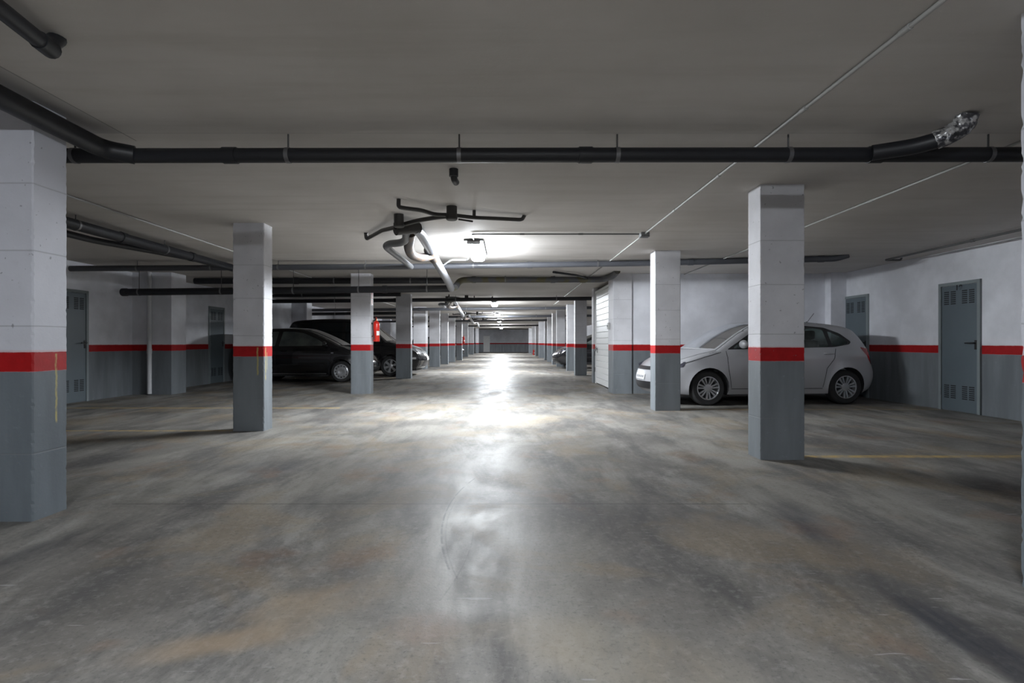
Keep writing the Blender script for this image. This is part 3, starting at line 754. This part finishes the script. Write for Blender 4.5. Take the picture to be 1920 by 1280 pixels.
    # panel gaps as dark hairlines
    for ln in K['gaps']:
        for sgn in (-1, 1):
            pts = []
            for (xa_, za_), (xb_, zb_) in zip(ln, ln[1:]):
                for k in range(7): pts.append((xa_ + (xb_ - xa_) * k / 6, za_ + (zb_ - za_) * k / 6))
            prev = None
            for i, (px, pz) in enumerate(pts):
                a_ = pts[max(i - 1, 0)]; b_ = pts[min(i + 1, len(pts) - 1)]; dx, dz = b_[0] - a_[0], b_[1] - a_[1]; l = math.hypot(dx, dz) or 1
                ox, oz = -dz / l * .0045, dx / l * .0045
                cur = [body.verts.new((px + ox, sgn * (yv(px + ox, pz + oz) + .0025), pz + oz)), body.verts.new((px - ox, sgn * (yv(px - ox, pz - oz) + .0025), pz - oz))]
                if prev: body.faces.new((prev[0], cur[0], cur[1], prev[1])).material_index = 1
                prev = cur
    bmesh.ops.remove_doubles(body, verts=body.verts, dist=2e-4)
    finish(body, 'body_shell', [K['paint'], 'black_plastic'], root, 'all')
    for g in gl: finish(g, 'side_window', K['sglass'], root, 'all')
    finish(scr, 'windscreen', K['wglass'], root, 'all'); finish(rear, 'rear_window', K['sglass'], root, 'all')
    # side patches and ribbon patches
    def side_patch(name_, poly, off, mat, both=True, r=.02):
        pl = round_poly(poly, r); vv_, ff, _ = cdt([pl], .045)
        bm_ = bmesh.new()
        for sgn in ((-1, 1) if both else (-1,)):
            vs = [bm_.verts.new((p.x, sgn * (yv(p.x, p.y) + off), p.y)) for p in vv_]
            for t in ff: bm_.faces.new([vs[q] for q in (t if sgn < 0 else t[::-1])])
        return bm_
    def rib(bm_, u0, u1, t0, t1, off, nu=6, nt=8):
        g = [[bm_.verts.new(RP(u0 + (u1 - u0) * i / nu, t0 + (t1 - t0) * j / nt, off)) for j in range(nt + 1)] for i in range(nu + 1)]
        for i in range(nu):
            for j in range(nt): bm_.faces.new((g[i][j], g[i][j + 1], g[i + 1][j + 1], g[i + 1][j]))
    def u_at(z, a, b):
        best = a
        for k in range(int((b - a) * 20)):
            u = a + k / 20; i = int(u); q = u - i
            if abs(S[i][1] * (1 - q) + S[min(i + 1, len(S) - 1)][1] * q - z) < abs(S[int(best)][1] * (1 - best + int(best)) + S[int(best) + 1][1] * (best - int(best)) - z): best = u
        return best
    nose_end = K['nose_idx'] * SUB; tail0 = K['tail_idx'] * SUB
    for nm, z0_, z1_, t0, t1, off, mat in K['front']:
        bm_ = bmesh.new(); ua, ub = u_at(z0_, 0, nose_end), u_at(z1_, 0, nose_end)
        rib(bm_, ua, ub, t0, t1, off); finish(bm_, nm, mat, root, 'all')
    for nm, z0_, z1_, t0, t1, off, mat in K['back']:
        bm_ = bmesh.new(); ua, ub = u_at(z1_, tail0, len(S) - 1.01), u_at(z0_, tail0, len(S) - 1.01)
        rib(bm_, ua, ub, t0, t1, off); finish(bm_, nm, mat, root, 'all')
    for nm, poly, off, mat in K['side']:
        full = side_patch(nm, poly, off, mat)
        # one mesh on each side
        me_l = full.copy()
        bmesh.ops.delete(full, geom=[q for q in full.verts if q.co.y > 0], context='VERTS'); bmesh.ops.delete(me_l, geom=[q for q in me_l.verts if q.co.y < 0], context='VERTS')
        finish(full, nm, mat, root, 'all'); finish(me_l, nm, mat, root, 'all')
    # underbody, wheel housings, cabin
    bm_ = bmesh.new(); wi = W - .27
    box(bm_, (.22, -wi, .17), (L - .25, wi, .5))
    box(bm_, (K['w1'] + ra + .02, -W + .06, .17), (K['w2'] - ra - .02, W - .06, .42))
    for wx in (K['w1'], K['w2']):
        for sgn in (-1, 1):
            prev = None
            for k in range(17):
                an = -a0 + (math.pi + 2 * a0) * k / 16; px, pz = wx + (ra) * math.cos(an), zc_ + (ra) * math.sin(an)
                cur = [bm_.verts.new((px, sgn * (yv(px, pz) - .001), pz)), bm_.verts.new((px, sgn * wi, pz))]
                if prev: bm_.faces.new((prev[0], prev[1], cur[1], cur[0]))
                prev = cur
    finish(bm_, 'underbody', 'cabin_dark', root)
    xc0 = S[ic][0]
    bm_ = bmesh.new(); box(bm_, (xc0 - .05, -W + .12, .55), (xc0 + .42, W - .12, belt - .02), .05)
    finish(bm_, 'dashboard', 'cabin_dark', root)
    for xs, n_s in ((K['seat'][0], 2), (K['seat'][1], 2)):
        for sgn in (-1, 1):
            if xs is None: continue
            bm_ = bmesh.new(); box(bm_, (xs - .45, sgn * .36 - .23, .50), (xs + .08, sgn * .36 + .23, .66), .05); box(bm_, (xs, sgn * .36 - .22, .6), (xs + .14, sgn * .36 + .22, 1.10), .05); box(bm_, (xs + .04, sgn * .36 - .12, 1.12), (xs + .13, sgn * .36 + .12, 1.28), .04)
            finish(bm_, 'seat', 'seat_cloth', root, True)
    bm_ = bmesh.new(); c_ = Vector((xc0 + .55, -.36 * K.get('drv', 1), belt - .02)); ring = [c_ + Vector((.06 * math.sin(a), .17 * math.cos(a), .16 * math.sin(a))) for a in [2 * math.pi * k / 24 for k in range(25)]]
    sweep(bm_, ring, .014, 8); rod(bm_, c_, c_ + Vector((-.2, 0, -.08)), .03); finish(bm_, 'steering_wheel', 'black_plastic', root, True)
    # mirrors
    mx, mz = K['mirror']
    for sgn in (-1, 1):
        ym = yv(mx, mz); bm_ = bmesh.new(); bmesh.ops.create_uvsphere(bm_, u_segments=20, v_segments=12, radius=1, matrix=Matrix.Translation((mx + .02, sgn * (ym + .115), mz + .045)) @ Matrix.Diagonal((.062, .105, .072, 1)))
        for q in bm_.verts:
            if q.co.x > mx + .045: q.co.x = mx + .045
        finish(bm_, 'door_mirror', K['paint'] if K.get('mirror_paint', True) else 'black_plastic', root, True)
        bm_ = bmesh.new(); box(bm_, (mx - .03, sgn * (ym - .01), mz - .015), (mx + .04, sgn * (ym + .06), mz + .02), .008); finish(bm_, 'mirror_arm', 'black_plastic', root)
    for hx_, hz in K['handles']:
        for sgn in (-1, 1):
            y_ = yv(hx_, hz); bm_ = bmesh.new(); sweep(bm_, fillet([Vector((hx_ - .09, sgn * (y_ - .005), hz)), Vector((hx_ - .07, sgn * (y_ + .03), hz)), Vector((hx_ + .07, sgn * (y_ + .03), hz)), Vector((hx_ + .09, sgn * (y_ - .005), hz))], .03), .013, 8)
            finish(bm_, 'door_handle', K['paint'], root, True)
    if K.get('antenna'):
        i_ = K['antenna'] * SUB; p_ = RP(i_, 0); bm_ = bmesh.new(); rod(bm_, p_ - Vector((0, 0, .01)), p_ + Vector((.16, 0, .19)), .004, 6); rod(bm_, p_ - Vector((0, 0, .01)), p_ + Vector((.02, 0, .03)), .014, 8); finish(bm_, 'aerial', 'black_plastic', root, True)
    # wheels
    for wx in (K['w1'], K['w2']):
        for sgn in (-1, 1):
            yo = W - .045
            o_ = Vector((wx, 0, zc_)); wroot = None
            bm_ = bmesh.new(); T = .185; ri = rr * K.get('rimf', .66)
            prof = [(ri * .98, -T / 2 + .02), (ri, -T / 2), (rr * .9, -T / 2 - .006), (rr * .975, -T / 2 + .012), (rr, -T / 2 + .035), (rr, T / 2 - .035), (rr * .975, T / 2 - .012), (rr * .9, T / 2 + .006), (ri, T / 2), (ri * .98, T / 2 - .02), (ri * .98, -T / 2 + .02)]
            lathe(bm_, prof, 'y', 48); wh = finish(bm_, 'wheel', 'tyre_rubber', root, True); wh.location = (wx, sgn * (yo - T / 2), zc_)
            if sgn > 0: wh.rotation_euler = (0, 0, math.pi)
            # rim in the wheel's own frame, outer face at -y
            bm_ = bmesh.new(); yo_ = -T / 2
            lathe(bm_, [(ri * 1.0, yo_ + .02), (ri * 1.0, yo_ - .004), (ri * .93, yo_ - .006), (ri * .89, yo_ + .012), (ri * .87, yo_ + .07)], 'y', 48, 0)
            lathe(bm_, [(ri * .90, yo_ + .075), (0.001, yo_ + .075)], 'y', 32, 1)
            if K['rim'] == 'double':
                for k in range(7):
                    for da in (-.17, .17):
                        a_ = 2 * math.pi * k / 7 + .25; c0 = a_ + da * 1.0; c1 = a_ + da * 1.35
                        p_, q_ = Vector((math.cos(c1) * ri * .25, yo_ + .012, math.sin(c1) * ri * .25)), Vector((math.cos(c0) * ri * .92, yo_ + .004, math.sin(c0) * ri * .92))
                        d_ = (q_ - p_).normalized(); sd = Vector((d_.z, 0, -d_.x))
                        vs = [bm_.verts.new(p_ + sd * .011), bm_.verts.new(q_ + sd * .016), bm_.verts.new(q_ - sd * .016), bm_.verts.new(p_ - sd * .011)]
                        bk = [bm_.verts.new(x_.co + Vector((0, .03, 0))) for x_ in vs]
                        bm_.faces.new(vs)
                        for e in range(4): bm_.faces.new((vs[e], vs[(e + 1) % 4], bk[(e + 1) % 4], bk[e]))
                lathe(bm_, [(ri * .34, yo_ + .04), (ri * .34, yo_ + .010), (ri * .22, yo_ + .004), (0.001, yo_ + .004)], 'y', 28, 0)
            elif K['rim'] == 'holes':
                lathe(bm_, [(ri * .72, yo_ + .018), (ri * .66, yo_ + .002), (ri * .4, yo_ - .006), (ri * .3, yo_ + .004), (.001, yo_ + .002)], 'y', 36, 0)
                for k in range(12):
                    a_ = 2 * math.pi * k / 12; w_ = .115 / 1
                    pr = [(a_ - w_ * .75, .72), (a_ + w_ * .75, .72), (a_ + w_ * .75, .92), (a_ - w_ * .75, .92)]
                    # solid web between holes
                    a2 = a_ + math.pi / 12
                    pr = [(a2 - .15, .70), (a2 + .15, .70), (a2 + .17, .93), (a2 - .17, .93)]
                    bm_.faces.new([bm_.verts.new((ri * q * math.cos(b_), yo_ + .012 - (.006 if q > .8 else 0), ri * q * math.sin(b_))) for b_, q in pr])
                lathe(bm_, [(ri * .90, yo_ + .01), (ri * .84, yo_ + .004)], 'y', 36, 0)
            else:
                for k in range(6):
                    a_ = 2 * math.pi * k / 6 + .3
                    pr = [(a_ - .5, .28), (a_ + .5, .28), (a_ + .21, .93), (a_ - .21, .93)]
                    vs = [bm_.verts.new((ri * q * math.cos(b_), yo_ + .006, ri * q * math.sin(b_))) for b_, q in pr]; bk = [bm_.verts.new(x_.co + Vector((0, .03, 0))) for x_ in vs]
                    bm_.faces.new(vs)
                    for e in range(4): bm_.faces.new((vs[e], vs[(e + 1) % 4], bk[(e + 1) % 4], bk[e]))
                lathe(bm_, [(ri * .34, yo_ + .03), (ri * .34, yo_ + .004), (ri * .2, yo_ - .004), (0.001, yo_ - .004)], 'y', 28, 0)
            rim = finish(bm_, 'rim', ['rim_silver', 'rim_dark'], wh, True)
    return root, RP, u_at, yv

# silver hatchback, nose toward the aisle
silver = dict(L=3.93, W=1.68, belt=.95, wr=.297, ar=.345, w1=.83, w2=3.30, crease=.80, tumble=.30, noset=.17, tailt=.13, paint='silver_paint', wglass='screen_glass', sglass='side_glass',
    keys=[(.20, .19, -.15, 0), (.125, .28, -.17, 0), (.10, .40, -.17, 0), (.115, .52, -.16, 0), (.17, .63, -.14, .0), (.34, .755, -.10, .02), (.62, .85, -.06, .03), (.93, .925, -.10, .03), (1.02, .955, -.20, .02),
          (1.42, 1.215, -.14, .03), (1.72, 1.365, -.06, .04), (2.05, 1.415, 0, .035), (2.55, 1.425, 0, .035), (3.10, 1.385, .02, .035), (3.47, 1.315, .06, .035), (3.62, 1.20, .09, .02), (3.74, 1.03, .10, 0),
          (3.81, .90, .10, 0), (3.85, .72, .10, 0), (3.90, .56, .09, 0), (3.90, .42, .08, 0), (3.84, .28, .06, 0), (3.76, .21, .05, 0)],
    glass_idx=(8, 10, 14, 16), nose_idx=6, tail_idx=16,
    surround=[[(1.16, .945), (1.40, 1.09), (1.74, 1.30), (2.02, 1.352), (2.55, 1.36), (2.98, 1.325), (3.25, 1.225), (3.44, 1.08), (3.40, 1.035), (3.10, .985)]],
    windows=[[(1.27, .970), (1.44, 1.085), (1.76, 1.278), (2.03, 1.328), (2.30, 1.335), (2.30, .972)], [(2.40, .975), (2.40, 1.335), (2.72, 1.325), (2.95, 1.285), (3.0, .995)], [(3.07, 1.0), (3.03, 1.265), (3.2, 1.19), (3.37, 1.075), (3.33, 1.03)]],
    gaps=[[(1.14, .92), (1.17, .60), (1.22, .30)], [(2.34, .94), (2.35, .60), (2.36, .27)], [(3.12, .96), (3.06, .78), (2.92, .62), (2.86, .30)], [(1.22, .285), (2.86, .28)], [(.36, .70), (.75, .82), (1.05, .90)]],
    front=[('bonnet_edge', .585, .60, -.75, .75, .004, 'black_plastic'), ('headlight', .555, .665, -.985, -.62, .006, 'headlamp'), ('headlight', .555, .665, .62, .985, .006, 'headlamp'), ('upper_grille', .585, .64, -.58, .58, .006, 'black_plastic'),
           ('number_plate', .415, .515, -.33, .33, .014, 'plate_white'), ('lower_grille', .255, .385, -.80, .80, .005, 'black_plastic')],
    back=[('tail_lamp', .76, .96, -.99, -.66, .006, 'lamp_red'), ('tail_lamp', .76, .96, .66, .99, .006, 'lamp_red')],
    side=[('headlight', [(.17, .585), (.15, .66), (.27, .715), (.44, .745), (.40, .66)], .004, 'headlamp'), ('tail_lamp', [(3.60, .985), (3.765, .97), (3.845, .75), (3.80, .68), (3.70, .86)], .004, 'lamp_red')],
    seat=(1.95, 2.85), mirror=(1.38, .99), handles=((2.18, .865), (2.98, .875)), antenna=13, rim='double', rimf=.665)
car, RP, u_at, yv = make_car('silver_hatchback', 'silver five-door hatchback parked nose toward the aisle behind two columns', 'car', silver)
car.location = (2.50, 9.66, 0); car.rotation_euler = (0, 0, R(5.5))
# small unreadable characters on the plate
bm = bmesh.new(); ua = u_at(.445, 0, 48); ub = u_at(.485, 0, 48)
for k in range(7):
    t0 = -.27 + k * .078
    g = [bm.verts.new(RP(u, t, .0165)) for u, t in ((ua, t0), (ua, t0 + .035), (ub, t0 + .035), (ub, t0))]; bm.faces.new(g)
finish(bm, 'plate_marks', 'ink', car)

# small black hatchback, nose toward the aisle on the other side
black = dict(L=3.70, W=1.66, belt=.93, wr=.285, ar=.335, w1=.74, w2=3.05, crease=.78, tumble=.34, noset=.20, tailt=.12, paint='black_paint', wglass='dusty_screen', sglass='dusty_glass', mirror_paint=True,
    keys=[(.20, .20, -.14, 0), (.11, .30, -.16, 0), (.08, .42, -.17, 0), (.10, .55, -.16, 0), (.18, .68, -.12, .02), (.36, .81, -.08, .03), (.60, .90, -.05, .03), (.78, .965, -.08, .03), (.86, .99, -.20, .02),
          (1.30, 1.215, -.14, .03), (1.72, 1.385, -.06, .04), (2.05, 1.435, 0, .035), (2.55, 1.440, 0, .035), (3.05, 1.40, .02, .035), (3.38, 1.33, .05, .03), (3.47, 1.20, .08, .02), (3.55, 1.02, .09, 0),
          (3.60, .88, .09, 0), (3.63, .72, .09, 0), (3.68, .56, .08, 0), (3.68, .42, .07, 0), (3.62, .28, .06, 0), (3.54, .21, .05, 0)],
    glass_idx=(8, 10, 14, 16), nose_idx=6, tail_idx=16,
    windows=[[(1.12, .985), (1.40, 1.155), (1.78, 1.315), (2.05, 1.355), (2.35, 1.36), (2.42, .965)], [(2.52, .97), (2.46, 1.36), (2.85, 1.34), (3.12, 1.28), (3.20, 1.0)]],
    gaps=[[(1.02, .93), (1.02, .62), (1.08, .30)], [(2.47, .94), (2.49, .60), (2.44, .27)], [(1.08, .285), (2.44, .28)]],
    front=[('headlight', .62, .74, -.98, -.6, .006, 'headlamp'), ('headlight', .62, .74, .6, .98, .006, 'headlamp'), ('lower_grille', .26, .40, -.7, .7, .005, 'black_plastic')],
    back=[('tail_lamp', .80, 1.0, -.99, -.72, .006, 'lamp_red'), ('tail_lamp', .80, 1.0, .72, .99, .006, 'lamp_red')],
    side=[('headlight', [(.17, .66), (.22, .76), (.42, .84), (.50, .84), (.36, .72)], .004, 'headlamp'), ('side_repeater', [(.93, .775), (.93, .80), (1.0, .80), (1.0, .775)], .006, 'headlamp_clear'),
          ('side_skirt_sheen', [(1.12, .215), (1.12, .25), (2.66, .25), (2.66, .215)], .02, 'conduit_dark'), ('rubbing_strip', [(1.16, .46), (1.16, .485), (2.40, .485), (2.40, .46)], .012, 'rim_dark'), ('tail_lamp', [(3.38, 1.02), (3.50, 1.02), (3.60, .80), (3.48, .80)], .004, 'lamp_red')],  # grey skirt strip paints in the light reflected along the black sill
    seat=(1.85, 2.70), mirror=(1.14, .975), handles=((2.28, .85),), rim='holes', rimf=.70, drv=-1)
car2, *_ = make_car('black_hatchback', 'small black hatchback with pierced wheel trims parked behind a column', 'car', black)
car2.location = (-3.66, 15.05, 0); car2.rotation_euler = (0, 0, math.pi)
dup(car2, (2.04, 22.35, 0), 0, 'dark car nose poking out between columns beyond the white garage door')
dup(car2, (-3.0, 37.6, 0), math.pi, 'dark distant car nose poking out beyond the small distant fire extinguisher')

van = dict(L=4.45, W=1.80, belt=1.10, wr=.325, ar=.375, w1=1.0, w2=3.72, crease=.90, tumble=.18, noset=.20, tailt=.08, paint='black_paint', wglass='dusty_screen', sglass='dark_glass',
    keys=[(.20, .24, -.12, 0), (.12, .36, -.14, 0), (.09, .50, -.15, 0), (.12, .65, -.14, 0), (.22, .80, -.10, .02), (.48, .93, -.06, .03), (.85, 1.03, -.05, .03), (1.10, 1.09, -.08, .03), (1.18, 1.12, -.16, .02),
          (1.55, 1.45, -.10, .03), (1.88, 1.71, -.05, .04), (2.25, 1.79, 0, .035), (2.9, 1.81, 0, .035), (3.6, 1.79, .0, .035), (4.10, 1.74, .03, .03), (4.24, 1.62, .05, .02), (4.33, 1.30, .06, 0),
          (4.37, 1.08, .06, 0), (4.39, .85, .06, 0), (4.43, .65, .06, 0), (4.43, .48, .06, 0), (4.38, .34, .05, 0), (4.30, .26, .04, 0)],
    glass_idx=(8, 10, 15, 17), nose_idx=6, tail_idx=16,
    windows=[[(1.42, 1.16), (1.66, 1.42), (1.90, 1.64), (2.10, 1.68), (2.45, 1.69), (2.45, 1.14)], [(2.56, 1.14), (2.56, 1.69), (3.30, 1.69), (3.34, 1.15)], [(3.44, 1.16), (3.40, 1.68), (4.0, 1.64), (4.08, 1.2)]],
    gaps=[[(1.30, 1.10), (1.32, .75), (1.42, .36)], [(2.50, 1.11), (2.52, .7), (2.5, .33)], [(3.38, 1.11), (3.36, .8), (3.22, .6), (3.18, .33)]],
    front=[('headlight', .72, .86, -.98, -.58, .006, 'headlamp_clear'), ('headlight', .72, .86, .58, .98, .006, 'headlamp_clear'), ('upper_grille', .70, .80, -.55, .55, .006, 'rim_dark'), ('lower_grille', .30, .46, -.7, .7, .005, 'black_plastic'), ('number_plate', .50, .60, -.30, .30, .012, 'plate_white')],
    back=[('tail_lamp', .9, 1.25, -.99, -.85, .006, 'lamp_red'), ('tail_lamp', .9, 1.25, .85, .99, .006, 'lamp_red')],
    side=[('headlight', [(.20, .76), (.22, .86), (.42, .93), (.66, .98), (.50, .86)], .005, 'headlamp_clear'), ('fog_lamp', [(.20, .54), (.20, .60), (.36, .60), (.36, .54)], .006, 'chrome')],
    seat=(2.05, 3.1), mirror=(1.52, 1.17), handles=((2.3, .98), (3.2, .98)), rim='six', rimf=.66, drv=-1)
car3, *_ = make_car('black_van', 'tall black van parked behind the small black hatchback', 'van', van)
car3.location = (-2.62, 17.62, 0); car3.rotation_euler = (0, 0, math.pi)

# ------------------------------------------------------------------ world, camera, view
w = bpy.data.worlds.new('world'); SC.world = w; w.use_nodes = True
w.node_tree.nodes['Background'].inputs[0].default_value = (.5, .55, .6, 1); w.node_tree.nodes['Background'].inputs[1].default_value = .05
cam = bpy.data.cameras.new('camera'); co = bpy.data.objects.new('camera', cam); COL.objects.link(co)
co.location = (0, 0, HC); co.rotation_euler = (R(90), 0, 0)
cam.sensor_width = 36; cam.lens = F / 1920 * 36; cam.shift_x = 12 / 1920; cam.shift_y = 2 / 1920; cam.clip_start = .05; cam.clip_end = 200
SC.camera = co
SC.view_settings.view_transform = 'Standard'; SC.view_settings.look = 'None'; SC.view_settings.gamma = 1; SC.view_settings.use_curve_mapping = False
SC.view_settings.exposure = 3.72
SC.cycles.max_bounces = 10; SC.cycles.diffuse_bounces = 6; SC.cycles.glossy_bounces = 4; SC.cycles.transparent_max_bounces = 12; SC.cycles.use_denoising = True
SC.cycles.sample_clamp_indirect = 2
